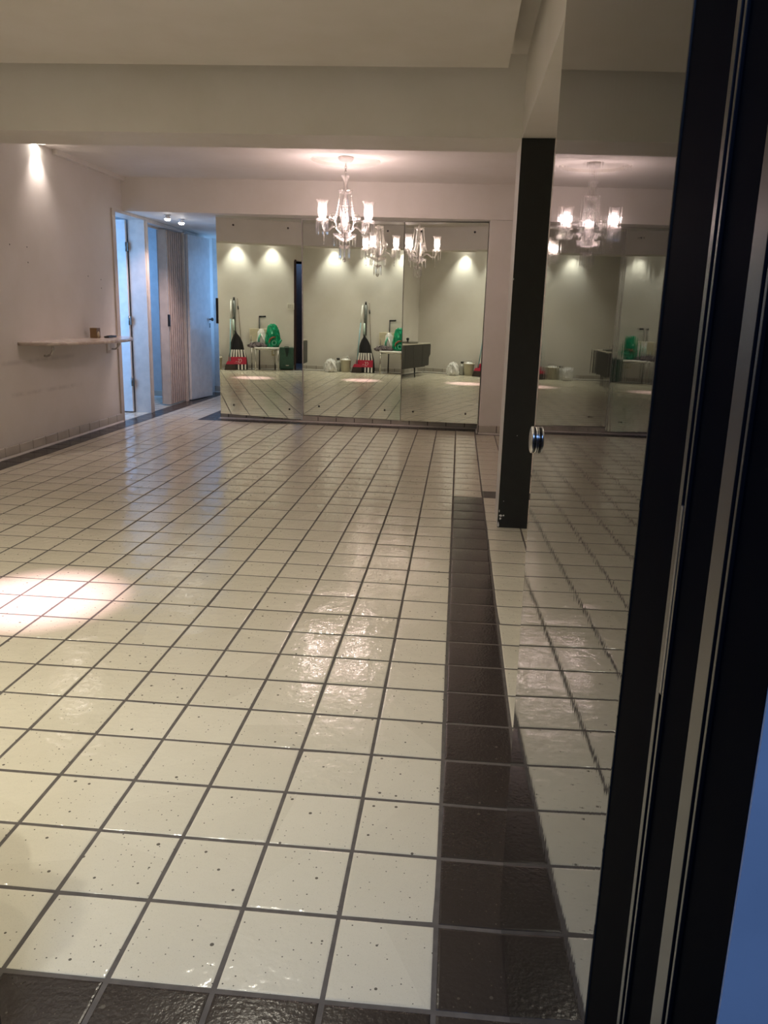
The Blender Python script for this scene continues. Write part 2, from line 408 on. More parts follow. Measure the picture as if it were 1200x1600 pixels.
struct(MB().box(-16.3, 0.82, 1.2, 15.4, 12.0, 12.18).build('ceiling_panel', 'ceiling_paint'))
struct(MB().box(XL, XL+0.22, 27.7, YF, ZC-0.2, ZC).build('trim_1', 'ceiling_paint'))

# ---- column
col = struct(MB().box(1.33, 2.17, 16.36, 18.15, 0, ZB).build('wall_column', 'wall_paint'))
pl = MB().box(1.32, 2.18, 16.29, 16.36, 0.01, ZB-0.01).build('black_front_panel', 'column_black', col)
for x, z, a, b_ in ((1.345, 0.10, .03, .10), (1.40, .36, .05, .04), (1.39, .28, .035, .045), (1.48, .37, .03, .03), (1.35, 0.5, .012, .05), (1.46, .80, .012, .012), (1.72, 2.73, .015, .01), (1.335, 7.02, .012, .03)):
    poly = [(x+a*math.cos(k*PI/3+x*9)*random.uniform(.6, 1.1), z+b_*math.sin(k*PI/3+x*9)*random.uniform(.6, 1.1)) for k in range(6)]
    mb = MB(); mb.add([(q[0], 16.287, q[1]) for q in poly]+[(q[0], 16.291, q[1]) for q in poly], [tuple(range(6)), tuple(range(6, 12))[::-1]]+[(i, (i+1)%6, 6+(i+1)%6, 6+i) for i in range(6)])
    mb.build('paint_chip', 'chip_white', col)

# ---- baseboards: a cove and one tile after another
def baseboard(name, p0, p1, nrm, n0, h=0.44):      # h: height in tiles
    p0, p1, nrm = Vector((*p0, 0)), Vector((*p1, 0)), Vector((*nrm, 0)).normalized()
    d = (p1-p0).normalized(); Lg = (p1-p0).length
    base = MB()
    q = [p0, p1, p1+nrm*0.05, p0+nrm*0.05]
    base.hexa([(v.x, v.y, -0.02) for v in q], [(v.x, v.y, h-0.01) for v in q])
    q2 = [p0, p1, p1+nrm*0.13, p0+nrm*0.13]; q3 = [p0, p1, p1+nrm*0.075, p0+nrm*0.075]
    bo = struct(base.build(name, 'grout'))
    MB().hexa([(v.x, v.y, -0.02) for v in q2], [(v.x, v.y, 0.075) for v in q3]).build('cove_strip', 'cove', bo)
    wd = 1.0; k = 0; s = -n0
    while s < Lg-0.05:
        a, e = max(s, 0)+0.022, min(s+wd, Lg)-0.022; s += wd
        if e-a < 0.08: continue
        A, E = p0+d*a, p0+d*e
        off = random.uniform(0.066, 0.076)
        q = [A+nrm*0.04, E+nrm*0.04, E+nrm*off, A+nrm*off]; qt = [A+nrm*0.04, E+nrm*0.04, E+nrm*(off-.014), A+nrm*(off-.014)]
        mb = MB(); mb.hexa([(v.x, v.y, 0.088) for v in q], [(v.x, v.y, h-0.02) for v in q]); mb.hexa([(v.x, v.y, h-0.02) for v in q], [(v.x, v.y, h) for v in qt])
        mb.build('baseboard_tile', 'base_tile', bo)
baseboard('baseboard_left', (XL, 33.2), (XL, YB), (1, 0), 0.25)
baseboard('baseboard_back', (XL, YB), (-3.57, YB), (0, 1), 0)
baseboard('baseboard_far', (1.16, 35.995), (-12.98, 35.995), (0, -1), 0.3, 0.30)
baseboard('baseboard_far_block', (5, YF), (1.16, YF), (0, -1), 0.1)
baseboard('baseboard_block_side', (1.18, YF), (1.18, 35.99), (-1, 0), 0.1)
baseboard('baseboard_passage', (-13.0, 36.2), (-13.0, 44), (-1, 0), 0.1)
baseboard('baseboard_passage_end', (-8.7, 49.0), (XL, 49.0), (0, -1), 0.1)
baseboard('baseboard_bedroom', (-18.3, 44.6), (-24, 44.6), (0, -1), 0.1)

# ---- frames of the side doors
def casing(n, y0, y1, zt):
    mb = MB()
    mb.box(XL-0.82, XL, y0, y0+0.06, 0, zt).box(XL, XL+0.07, y0-0.3, y0+0.06, 0, zt)
    mb.box(XL-0.82, XL, y1-0.06, y1, 0, zt).box(XL, XL+0.09, y1-0.06, y1+0.22, 0.0, zt).box(XL+0.09, XL+0.13, y1+0.02, y1+0.10, 0.0, zt)
    mb.box(XL-0.82, XL, y0, y1, zt, zt+0.05).box(XL, XL+0.07, y0-0.3, y1+0.22, zt, zt+0.14)
    return struct(mb.build('trim_%d' % n, 'casing_paint'))
casing(2, 33.35, 36.98, 10.42)
casing(3, 37.42, 43.0, 10.36)
casing(4, 43.3, 46.8, 10.36)

# ---- bedroom door, swung open into the bedroom
d1 = struct(MB().box(-21.75, -18.28, 36.68, 36.86, 0.06, 10.4, 0.012).build('door_2', 'white_paint'))
for z in (1.75, 5.1, 9.0):
    MB().box(-18.30, -18.16, 36.64, 36.72, z-0.22, z+0.22).tube([(-18.24, 36.62, z-0.24), (-18.24, 36.62, z+0.24)], 0.045, 8).build('hinge', 'hinge_metal', d1)
# ---- folding door of vinyl pleats, half drawn
d2 = struct(MB().box(XL-0.55, XL-0.45, 37.5, 42.9, 10.26, 10.36).build('door_3', 'casing_paint'))
NP = 7; ya, yb = 40.45, 42.92
for k in range(NP):
    a, e = ya+(yb-ya)*k/NP, ya+(yb-ya)*(k+1)/NP; mid = (a+e)/2
    xo, xi, th = XL-0.02, XL-0.62, 0.045
    mb = MB()
    for (xa, y_a, xb, y_b) in ((xi, a, xo, mid), (xo, mid, xi, e)):
        mb.hexa([(xa, y_a, 0.08), (xb, y_b, 0.08), (xb+th, y_b+th, 0.08), (xa+th, y_a+th, 0.08)][::1], [(xa, y_a, 10.28), (xb, y_b, 10.28), (xb+th, y_b+th, 10.28), (xa+th, y_a+th, 10.28)])
    mb.build('pleat', 'pleat_vinyl', d2)
ls = MB().box(XL-0.52, XL-0.02, ya-0.12, ya-0.02, 0.08, 10.28).build('lead_strip', 'casing_paint', d2)
MB().box(XL-0.06, XL+0.05, ya-0.14, ya+0.02, 4.75, 5.45, 0.02).build('pull_handle', 'black_plastic', ls)
# ---- third door, standing slightly ajar over the passage
d3 = struct(MB().box(0, 0.17, 0, 3.05, 0.06, 10.3, 0.012).build('door_4', 'white_paint', None, (XL+0.10, 43.3, 0), (0, 0, -math.radians(7.5))))
kn = MB().tube([(0.17, 2.85, 5.15), (0.30, 2.85, 5.15)], 0.05, 10)
kn.ball((0.36, 2.85, 5.15), 0.12, 12, 8, (0.8, 1, 1)).build('door_knob', 'hinge_metal', d3)
MB().box(0.165, 0.185, 2.77, 2.93, 4.6, 4.9).build('keyhole_plate', 'hinge_metal', d3)

# ---- entrance: lacquered black door standing open, jamb with its beads, and the landing
DA = math.radians(1.33)
d4 = struct(MB().box(0.0, 0.165, 0.0, 3.62, 0.05, 10.4, 0.008).build('door_1', 'gloss_lacquer', None, (0.728, -2.44, 0), (0, 0, DA)))
kb = MB()
kb.lathe([(0.0, -0.005), (0.112, -0.005), (0.112, 0.012), (0.104, 0.014), (0.104, 0.020), (0.116, 0.022), (0.116, 0.046), (0.10, 0.054), (0.06, 0.050), (0.0, 0.050)], seg=32)
ko = kb.build('door_knob', 'steel', d4, (0.0, 3.47, 5.02), (0, -PI/2, 0))
MB().lathe([(0.105, 0.0135), (0.108, 0.0145), (0.108, 0.0195), (0.105, 0.0205)], seg=32, cap=False).build('knob_ring', 'gloss_black', ko)
jamb = struct(MB().box(0.735, 0.93, -3.85, -2.455, 0, 10.6).build('trim_5', 'dead_black'))
for ya_, yb_ in ((-3.025, -2.985), (-3.078, -3.056), (-3.483, -3.375), (-3.530, -3.510)):
    MB().box(0.7235, 0.737, ya_, yb_, 0, 10.45, 0.003).build('bead', 'gloss_bead', jamb)
MB().box(0.722, 0.737, -3.052, -3.028, 4.75, 5.45, 0.002).build('hinge_leaf', 'hinge_metal', jamb)
struct(MB().box(-3.6, -3.4, -3.8, YB, 0, 10.6).box(-3.56, -3.38, YB, YB+0.08, 0, 10.7).build('trim_6', 'brown_wood'))
struct(MB().box(-3.4, 0.93, -3.8, -2.46, 10.45, 10.6).build('trim_7', 'dead_black'))
LY = -3.85
struct(MB().box(-5.5, 4.5, -10.4, -10, 0, 12).box(-5.5, -5.1, -10, LY, 0, 12).box(4.1, 4.5, -10, LY, 0, 12).build('wall_landing', 'landing_panel'))
struct(MB().box(-5.1, -3.6, LY, LY+0.06, 0, 12).box(0.737, 4.1, LY-0.01, LY+0.06, 0, 12).box(-3.6, 0.737, LY, LY+0.06, 10.61, 12).build('wall_landing_front', 'landing_paint'))
struct(MB().box(-5.5, 4.5, -10.4, -2.7, -0.4, -0.02).build('floor_landing', 'landing_floor'))
struct(MB().box(-5.5, 4.5, -10.4, LY, 12, 12.3).build('ceiling_landing', 'landing_panel'))

# ================================================================== MIRRORS
def mirror(name, label, tl, bl, tr, br, grp):
    pts = [Vector(q) for q in (bl, br, tr, tl)]
    base = (pts[0]+pts[1])/2
    t = thing(name, label, 'mirror', base, 0, grp)
    u = (pts[1]-pts[0]); u.z = 0; u.normalize(); n = Vector((u.y, -u.x, 0))       # n faces the room
    loc = [q-base for q in pts]
    def slab(a, b_, inset=0.0):
        return [tuple(q+n*a) for q in loc]+[tuple(q+n*b_) for q in loc]
    F6 = [(0,1,2,3),(7,6,5,4),(0,4,5,1),(1,5,6,2),(2,6,7,3),(3,7,4,0)]
    mb = MB(); mb.add(slab(0.0, -0.03), F6); mb.build('mirror_glass', 'mirror_silver', t)
    mb = MB(); mb.add([tuple(q-n*0.032) for q in loc]+[tuple(q-n*0.09) for q in loc], F6); mb.build('backing_board', 'brown_wood', t)
    Lx = (loc[1]-loc[0]).length
    for fx, fz in ((0.2, 0.955), (0.84, 0.955), (0.16, 0.05), (0.84, 0.05)):
        q = loc[0].lerp(loc[1], fx).lerp(loc[3].lerp(loc[2], fx), fz)
        mb = MB(); mb.ball((0, 0, 0), 0.055, 8, 6, (1, 0.5, 1)); mb.build('mounting_screw', 'screw_dark', t, tuple(q+n*0.005))
    return t, loc, n
G = 'mirror panels on the far wall'
mL, lc, nn = mirror('mirror_panel', 'tall frameless mirror panel beside the passage, leftmost of the three', (-12.79,35.13,10.597), (-12.72,35.143,0.383), (-8.49,35.893,10.54), (-8.40,35.909,0.12), G)
q = lc[0].lerp(lc[3], 0.53)
MB().box(-0.10, 0.02, -0.10, 0.05, -0.65, 0.65, 0.02).build('edge_pull', 'black_plastic', mL, tuple(q-nn*0.02))
mirror('mirror_panel', 'widest frameless mirror panel, the middle one behind the chandelier', (-8.43,35.9,10.52), (-8.33,35.9,0.40), (-3.15,35.9,10.54), (-3.04,35.9,0.31), G)
mirror('mirror_panel', 'frameless mirror panel nearest the black column, rightmost of the three', (-3.11,35.9,10.54), (-3.0,35.88,0.31), (1.15,35.17,10.52), (1.13,35.18,0.40), G)
tag(MB().add([(-.11,-.06,0),(.05,-.16,0),(.11,-.04,.03),(-.02,.1,0),(-.11,-.06,.012),(.05,-.16,.012),(.11,-.04,.042),(-.02,.1,.012)], [(0,3,2,1),(4,5,6,7),(0,1,5,4),(1,2,6,5),(2,3,7,6),(3,0,4,7)]).build('white_patch', 'white_paint', None, (-13.0, 36.0, 0.004)), 'small flat white patch on the dark tile under the leftmost mirror', 'paper')  # small white four-cornered piece lying flat on the dark tile

# ================================================================== CHANDELIER
CX, CY = MED[0]+0.02, MED[1]
ch = thing('chandelier', 'three-arm crystal chandelier with tulip glass shades hanging from a round ceiling recess', 'chandelier', (CX, CY, 8.0))
z0 = 8.0
MB().lathe([(0.0, 0.02), (0.10, 0.0), (0.26, 0.06), (0.33, 0.16), (0.33, 0.22), (0.30, 0.24), (0.0, 0.24)], (0, 0, ZC+0.14-0.24-z0), 28).build('canopy', 'canopy_white', ch)
chn = MB()
for k in range(5):
    zc = ZC+0.12-0.30-0.09*k-z0
    pts = [(0.045*math.cos(a)*(k % 2), 0.045*math.cos(a)*(1-k % 2), zc+0.07*math.sin(a)) for a in [2*PI*i/12 for i in range(13)]]
    chn.tube(pts, 0.014, 6)
chn.build('chain', 'steel', ch)
fl6 = lambda amp, n, k0: (lambda k, a, r, z: (r*(1+(amp*math.cos(n*a) if k >= k0 else 0)), z+(0.25*amp*r*math.cos(n*a) if k >= k0 else 0)))
MB().lathe([(0.09, 11.02), (0.085, 11.1), (0.08, 11.25), (0.09, 11.38), (0.13, 11.5), (0.18, 11.6)], (0, 0, -z0), 24, fl6(0.06, 8, 4), cap=False).build('trumpet_vase', 'cut_crystal', ch)
MB().lathe([(0.10, 10.86), (0.20, 10.90), (0.29, 11.0), (0.30, 11.04)], (0, 0, -z0), 24, fl6(0.07, 10, 2), cap=False).build('crown_dish', 'cut_crystal', ch)
MB().lathe([(0.07, 9.2), (0.12, 9.32), (0.18, 9.55), (0.20, 9.75), (0.19, 9.95), (0.14, 10.12), (0.16, 10.25), (0.175, 10.35), (0.14, 10.5), (0.11, 10.7), (0.10, 10.9), (0.12, 11.0)], (0, 0, -z0), 16, lambda k, a, r, z: (r*(1+0.07*math.cos(8*a)), z)).build('baluster', 'cut_crystal', ch)
MB().tube([(0, 0, 8.55-z0), (0, 0, 11.7-z0)], 0.025, 8).build('stem_rod', 'steel', ch)
MB().lathe([(0.04, 8.92), (0.12, 8.95), (0.28, 9.02), (0.42, 9.12), (0.49, 9.2), (0.50, 9.24)], (0, 0, -z0), 28, fl6(0.05, 14, 3), cap=False).build('lower_dish', 'cut_crystal', ch)
MB().lathe([(0.03, 8.6), (0.12, 8.64), (0.21, 8.72), (0.24, 8.78)], (0, 0, -z0), 20, cap=False).build('pendant_dish', 'cut_crystal', ch)
MB().tube([(0, 0, 8.6-z0), (0, 0, 8.25-z0)], 0.02, 6).ball((0, 0, 8.16-z0), 0.085, 12, 8).build('finial_ball', 'cut_crystal', ch)
def prism_mesh(length, r):
    mb = MB(); mb.ball((0, 0, -0.03), 0.03, 6, 4)
    mb.lathe([(0.006, -0.06), (r, -0.12), (r*0.8, -length*0.8), (0.004, -length)], seg=6, smooth=False)
    return mb.mesh('prism', 'cut_crystal')
pl_, ps_ = prism_mesh(0.62, 0.034), prism_mesh(0.5, 0.03)
for k in range(10): a = 2*PI*k/10; link('prism', ps_, ch, (0.48*math.cos(a), 0.48*math.sin(a), 9.18-z0))
for k in range(8): a = 2*PI*k/8+.2; link('prism', pl_, ch, (0.23*math.cos(a), 0.23*math.sin(a), 8.76-z0))
RA = 1.12
for k in range(3):
    a = math.radians(100+120*k); ca, sa = math.cos(a), math.sin(a)
    pr = [(0.08, 9.28), (0.30, 9.34), (0.45, 9.52), (0.62, 9.50), (0.78, 9.32), (0.95, 9.28), (1.06, 9.40), (RA, 9.62), (RA, 9.68)]
    pp = []
    for i in range(len(pr)-1):
        for t_ in (0, .33, .66): pp.append(Vector(pr[i]).lerp(Vector(pr[i+1]), t_))
    pp.append(Vector(pr[-1]))
    for _ in range(3): pp = [pp[0]]+[(pp[i-1]+pp[i]*2+pp[i+1])/4 for i in range(1, len(pp)-1)]+[pp[-1]]
    arm = MB().tube([(q.x*ca, q.x*sa, q.y-z0) for q in pp], 0.042, 8).build('arm', 'cut_crystal', ch)
    ex, ey = RA*ca, RA*sa
    MB().lathe([(0.05, 9.66), (0.16, 9.68), (0.25, 9.73), (0.27, 9.77)], (ex, ey, -z0), 24, fl6(0.06, 12, 2), cap=False).build('drip_dish', 'cut_crystal', arm)
    MB().lathe([(0.06, 9.68), (0.07, 9.72), (0.07, 9.80), (0.05, 9.84)], (ex, ey, -z0), 12).build('candle_cup', 'steel', arm)
    MB().lathe([(0.10, 9.78), (0.155, 9.84), (0.185, 9.98), (0.19, 10.15), (0.185, 10.32), (0.20, 10.42), (0.24, 10.50), (0.265, 10.54)], (ex, ey, -z0), 32, fl6(0.07, 8, 5), cap=False).build('tulip_shade', 'shade_glass', arm)
    MB().lathe([(0.03, 9.84), (0.05, 9.9), (0.055, 10.05), (0.04, 10.2), (0.008, 10.32)], (ex, ey, -z0), 12).build('bulb', 'bulb', arm)
    for j in range(8):
        b_ = 2*PI*j/8; link('prism', pl_, arm, (ex+0.25*math.cos(b_), ey+0.25*math.sin(b_), 9.75-z0))
    add_light('POINT', 'chandelier_bulb_light', (CX+ex, CY+ey, 10.05), 4.9, PINK, ch, shadow_soft_size=0.03)
    # string of beads from the crown down to the arm
    bs = MB(); n = 13
    for j in range(n+1):
        t_ = j/n; r_ = 0.28+0.20*t_**2; zz = 10.94-1.22*t_
        bs.ball((r_*ca, r_*sa, zz-z0), 0.034+0.02*t_, 8, 5)
    bs.build('bead_string', 'cut_crystal', ch)
    a2 = a+PI/3; c2, s2 = math.cos(a2), math.sin(a2)
    bs = MB()
    for j in range(n+1):
        t_ = j/n; r_ = 0.28+0.16*t_**1.6; zz = 10.94-1.05*t_
        bs.ball((r_*c2, r_*s2, zz-z0), 0.034+0.02*t_, 8, 5)
    bs.build('bead_string', 'cut_crystal', ch)
    # scroll between the arms
    sp = [(0.10, 9.3), (0.32, 9.42), (0.42, 9.62), (0.44, 9.82)]
    sp += [(0.62+(0.18-0.15*t_)*math.cos(PI-t_*3.6*PI), 9.92+(0.18-0.15*t_)*math.sin(PI-t_*3.6*PI)) for t_ in [i/30 for i in range(31)]]
    MB().tube([(r_*c2, r_*s2, zz-z0) for r_, zz in sp], 0.03, 6).build('scroll', 'cut_crystal', ch)
    MB().tube([(0.62*c2, 0.62*s2, 9.74-z0), (0.62*c2, 0.62*s2, 9.6-z0)], 0.008, 4).ball((0.62*c2, 0.62*s2, 9.55-z0), 0.05, 8, 6).build('drop', 'cut_crystal', ch)
    # long thin drop under each drip dish
    dd = MB().tube([(ex*0.92, ey*0.92, 9.66-z0), (ex*0.92, ey*0.92, 8.76-z0)], 0.008, 5)
    for j in range(6): dd.ball((ex*0.92, ey*0.92, 9.62-0.17*j-z0), 0.03, 6, 4)
    dd.build('bead_drop', 'cut_crystal', ch)

# ================================================================== DOWNLIGHTS
def downlight(label, loc, energy, color, target, angle, blend=0.6, r=0.22, grp='recessed ceiling spots', lens='spot_lens', soft=0.03):
    t = thing('ceiling_spot', label, 'spotlight', loc, 0, grp)
    MB().lathe([(r*1.3, 0.0), (r*1.3, -0.03), (r*1.05, -0.045), (r, -0.02), (r*0.95, 0.0)], seg=20, cap=False).build('rim', 'canopy_white', t)
    MB().lathe([(0.0, -0.012), (r*0.7, -0.008), (r*0.9, 0.0)], seg=16, cap=False).build('lens', lens, t)
    add_light('SPOT', 'ceiling_spot_light', (loc[0], loc[1], loc[2]-0.06), energy, color, t, target, spot_size=math.radians(angle), spot_blend=blend, shadow_soft_size=soft)
    return t
WS = (1.0, 0.97, 0.86)
for x, n_ in ((-12.65, 'nearest the left wall'), (-9.1, 'middle of the three'), (-5.7, 'nearest the entrance door')):
    downlight('spot washing the entrance wall, '+n_, (x, YB+0.75, ZN), 21, WS, (x, YB+0.35, 0), 80, 0.8)
downlight('spot above the left wall lighting the marble shelf', (XL+0.20, 26.35, ZC), 13, (1, .84, .78), (XL+0.24, 26.4, 4.4), 90, 1.0)
downlight('narrow ceiling spot throwing a pink pool on the floor tiles', (-8.6, 8.8, 12.0), 290, (1, .66, .78), (-8.55, 8.85, 0), 20, 1.0)
for i, (x, y) in enumerate(((-4.2, 4.4), (-11.5, 4.4), (-4.2, 8.4), (-13.5, 8.4))):
    downlight('added wide fill spot in the ceiling panel, ' + ('near the entrance door', 'over the sideboard side', 'near the black column', 'by the beam and left wall')[i], (x, y, 12.0), 15, WARM, (x, y, 0), 130, 0.9)  # fill lamps added out of view to brighten the near floor
for (x, y), n_ in (((-15.5, 35.6), 'nearer of the two in the passage'), ((-15.4, 37.4), 'farther of the two in the passage')):
    t = thing('ceiling_spot', 'small bright swivel spot, '+n_, 'spotlight', (x, y, ZB-0.02), 0, 'passage spots')
    MB().lathe([(0.0, 0.0), (0.16, 0.0), (0.16, -0.04), (0.05, -0.05), (0.0, -0.05)], seg=16).build('rose', 'canopy_white', t)
    MB().lathe([(0.07, -0.05), (0.12, -0.08), (0.16, -0.2)], seg=16).build('spot_head', 'canopy_white', t)
    MB().lathe([(0.15, -0.2), (0.14, -0.25), (0.08, -0.29), (0.0, -0.30)], seg=16).build('lens', 'spot_lens', t)
    add_light('SPOT', 'passage_spot_light', (x, y, ZB-0.40), 13, PINK, t, (x-1.2, y+1.0, 0), spot_size=math.radians(110), spot_blend=0.7, shadow_soft_size=0.03)

# ================================================================== LEFT WALL FURNISHINGS
sh = thing('wall_shelf', 'half-oval pale marble shelf fixed to the left wall beside the bedroom door', 'shelf', (XL, 28.5, 4.28))
poly = [(0.0, -4.5)]+[(2.0*math.sin(t_), -4.5*math.cos(t_)) for t_ in [PI*i/40 for i in range(1, 40)]]+[(0.0, 4.5)]
MB().prism(poly, 0.0, 0.13, True).build('shelf_top', 'marble', sh)
for y in (-2.6, 3.9):
    MB().tube([(0.02, y, -0.5), (0.12, y, -0.52), (0.3, y, -0.45), (0.42, y, -0.25), (0.4, y, -0.05), (0.36, y, 0.0)], 0.045, 8).build('bracket', 'steel', sh)
bx = thing('trinket_box', 'small brown and gold box standing on the marble shelf', 'box', (-16.95, 29.75, 4.41))
simple('box_brown', (0.20, 0.12, 0.05), 0.4); simple('box_gold', (0.62, 0.50, 0.30), 0.35, metal=0.3)
MB().box(-0.16, 0.16, -0.2, 0.2, 0, 0.46, 0.015).build('box_body', 'box_brown', bx)
MB().ball((0.16, 0.0, 0.17), 0.13, 12, 6, (0.25, 1, 1.1)).build('front_emblem', 'box_gold', bx)
rc = thing('remote_control', 'flat black remote control lying on the marble shelf', 'remote control', (-16.75, 30.9, 4.41), math.radians(8))
MB().box(-0.12, 0.12, -0.62, 0.62, 0, 0.08, 0.025).build('case', 'black_plastic', rc)
for k in range(4): MB().box(-0.08, 0.08, -0.36+k*0.2, -0.26+k*0.2, 0.078, 0.095).build('button', 'screw_dark', rc)
def wall_plate(label, loc, nrm, w_, h_, mat, mat2, nkeys, cat):
    t = thing('switch_plate' if nkeys != 1 else 'socket_outlet', label, cat, loc, math.atan2(nrm[1], nrm[0])-0)
    MB().box(0.0, 0.035, -w_/2, w_/2, -h_/2, h_/2, 0.012).build('plate', mat, t)
    for k in range(nkeys):
        yc = (k-(nkeys-1)/2)*w_/max(nkeys, 1)*0.8
        MB().box(0.03, 0.055, yc-w_*0.3/max(1, nkeys*0.8), yc+w_*0.3/max(1, nkeys*0.8), -h_*0.28, h_*0.28, 0.008).build('rocker', mat2, t)
wall_plate('cream socket plate on the left wall below the marble shelf', (XL, 32.0, 3.9), (1, 0), 0.42, 0.62, 'casing_paint', 'switch_plastic', 1, 'socket')
wall_plate('triple light switch plate on the entrance wall, seen in the leftmost mirror', (-3.94, YB, 6.22), (0, 1), 0.72, 0.66, 'switch_plastic', 'switch_rocker', 3, 'switch')
wall_plate('yellowed socket plate behind the chair on the entrance wall', (-5.6, YB, 1.65), (0, 1), 0.42, 0.6, 'outlet_cream', 'switch_plastic', 1, 'socket')
for y, z in ((23.98, 8.09), (25.2, 8.09), (25.2, 7.5), (30.3, 7.2), (31.6, 7.1), (31.6, 6.7)):
    MB().ball((0, 0, 0), 0.032, 6, 4, (0.4, 1, 1)).build('nail', 'screw_dark', wall_left, (XL, y, z))

# ================================================================== THINGS ALONG THE ENTRANCE WALL (seen in the mirrors)
simple('sideboard_grey', (0.032, 0.030, 0.027), 0.5, var=0.15)
simple('sideboard_edge', (0.55, 0.52, 0.44), 0.4); simple('corner_metal', (0.75, 0.74, 0.70), 0.3, metal=0.6)
sb = thing('sideboard', 'long low dark grey sideboard on splayed legs against the left wall', 'sideboard', (-15.75, 6.4, 0))
MB().box(-1.0, 1.0, -4.3, 4.3, 0.92, 3.06, 0.03).build('body', 'sideboard_grey', sb)
MB().box(-1.03, 1.04, -4.35, 4.35, 3.06, 3.16, 0.02).build('top', 'sideboard_edge', sb)
for k in range(4):
    d_ = MB().box(1.0, 1.05, -4.25+k*2.13, -4.25+k*2.13+2.08, 0.98, 3.0, 0.012).build('door', 'sideboard_grey', sb)
for y, z in ((-4.3, 3.0), (-4.3, 0.98), (4.3, 3.0), (4.3, 0.98)):
    MB().box(0.9, 1.08, y-0.07, y+0.07, z-0.09, z+0.09, 0.02).build('corner_cap', 'corner_metal', sb)
for x, y, dx, dy in ((-0.75, -1.0, -.1, 0.1), (0.75, -1.0, .1, 0.1), (-0.75, 3.6, -.1, .3), (0.75, 3.6, .1, .3)):
    MB().tube([(x, y, 0.95), (x+dx, y+dy, 0.0)], [0.09, 0.05], 8).build('leg', 'black_plastic', sb)
tr = thing('serving_tray', 'oval grey metal tray lying on the grey sideboard', 'tray', (-15.7, 5.1, 3.16))
simple('tray_grey', (0.30, 0.29, 0.26), 0.3, metal=0.5)
ov = lambda k, a, r, z: (r*(1 if k < 0 else 1), z)
mb = MB(); mb.lathe([(0.0, 0.03), (0.9, 0.03), (1.05, 0.12), (1.08, 0.13), (0.92, 0.0), (0.0, 0.0)], seg=32)
mb.v = [(x*0.7, y*1.35, z) for x, y, z in mb.v]; mb.build('tray_body', 'tray_grey', tr)
tag(MB().lathe([(0.0, 0.0), (0.13, 0.0), (0.15, 0.06), (0.09, 0.12), (0.06, 0.2), (0.12, 0.26), (0.15, 0.36), (0.11, 0.45), (0.0, 0.48)], seg=18).build('black_ornament', 'black_plastic', None, (-15.7, 5.6, 3.2)), 'small round black ornament standing on the tray', 'ornament')

# crumpled bags: lumpy closed surfaces
def lump(prof, seg, c, sq, amp, freq, seed, crease=0.5):      # crumpled, faceted
    rnd = random.Random(seed); ph = [rnd.uniform(0, 6.28) for _ in range(8)]
    def wv(k, a, r, z):
        u = z*freq
        d = math.sin(3*a+ph[0]+u*1.3)*0.5+math.sin(5*a+ph[1]-u*2.1)*0.35+math.sin(9*a+ph[2]+u*3.1)*0.3*crease+math.sin(14*a+ph[3]-u*4)*0.2*crease
        return r*(1+amp*d), z+amp*0.25*r*math.sin(4*a+ph[4]+u)
    mb = MB(); mb.lathe(prof, (0, 0, 0), seg, wv)
    j = amp*0.28
    mb.v = [(c[0]+x*sq[0]+rnd.uniform(-j, j), c[1]+y*sq[1]+rnd.uniform(-j, j), c[2]+max(0, z*sq[2]+rnd.uniform(-j, j))) for x, y, z in mb.v]
    mb.sm = [False]*len(mb.f)
    return mb
simple('plastic_white', (0.80, 0.79, 0.78), 0.35, bmp=0.3, bscale=40); simple('plastic_green', (0.0, 0.26, 0.12), 0.25, var=0.3, scale=25, coat=0.3)
simple('plastic_pale_green', (0.10, 0.40, 0.27), 0.3); simple('brown_print', (0.20, 0.07, 0.03), 0.4)
simple('black_bag', (0.010, 0.010, 0.011), 0.35, bmp=0.3, bscale=30); simple('stripe_white', (0.80, 0.79, 0.76), 0.5)
simple('band_red', (0.46, 0.02, 0.06), 0.45); simple('bristle_brown', (0.05, 0.035, 0.03), 0.8, var=0.3, scale=80)
simple('pole_blue', (0.20, 0.36, 0.40), 0.35); simple('pole_white', (0.76, 0.75, 0.70), 0.35); simple('pole_grey', (0.10, 0.11, 0.10), 0.4)
simple('pole_green', (0.42, 0.52, 0.44), 0.4); simple('pole_brown', (0.20, 0.15, 0.10), 0.5)
simple('bucket_beige', (0.55, 0.51, 0.40), 0.4); simple('seat_white', (0.80, 0.78, 0.74), 0.4); simple('cream_vinyl', (0.64, 0.58, 0.42), 0.45)
simple('suitcase_green', (0.035, 0.095, 0.065), 0.45, var=0.15); simple('suitcase_dark', (0.012, 0.030, 0.022), 0.5)
simple('cloth_dark', (0.09, 0.07, 0.075), 0.8, var=0.6, scale=14); simple('bottle_grey', (0.42, 0.42, 0.38), 0.3)

t = thing('plastic_bag', 'crumpled white plastic bag slumped on the floor by the bucket', 'bag', (-12.65, 0.75, 0))
lump([(0.25, 0.0), (0.55, 0.05), (0.62, 0.30), (0.56, 0.6), (0.50, 0.85), (0.42, 1.05), (0.26, 1.2), (0.1, 1.28)], 48, (0, 0, 0), (1, 0.8, 1), 0.17, 4.5, 3, 1.5).build('bag_body', 'plastic_white', t)
MB().tube([(0.05, 0.3, 1.1), (0.3, 0.42, 0.9), (0.52, 0.5, 0.5), (0.6, 0.5, 0.2)], [0.05, 0.11, 0.13, 0.07], 8).build('bag_fold', 'plastic_white', t)
t = thing('bucket', 'beige plastic bucket filled with white cloths, standing by the striped bag', 'bucket', (-11.23, 0.0, 0))
MB().lathe([(0.0, 0.0), (0.42, 0.0), (0.53, 1.12), (0.57, 1.12), (0.57, 1.2), (0.50, 1.2), (0.49, 1.05), (0.0, 1.0)], seg=28).build('bucket_body', 'bucket_beige', t)
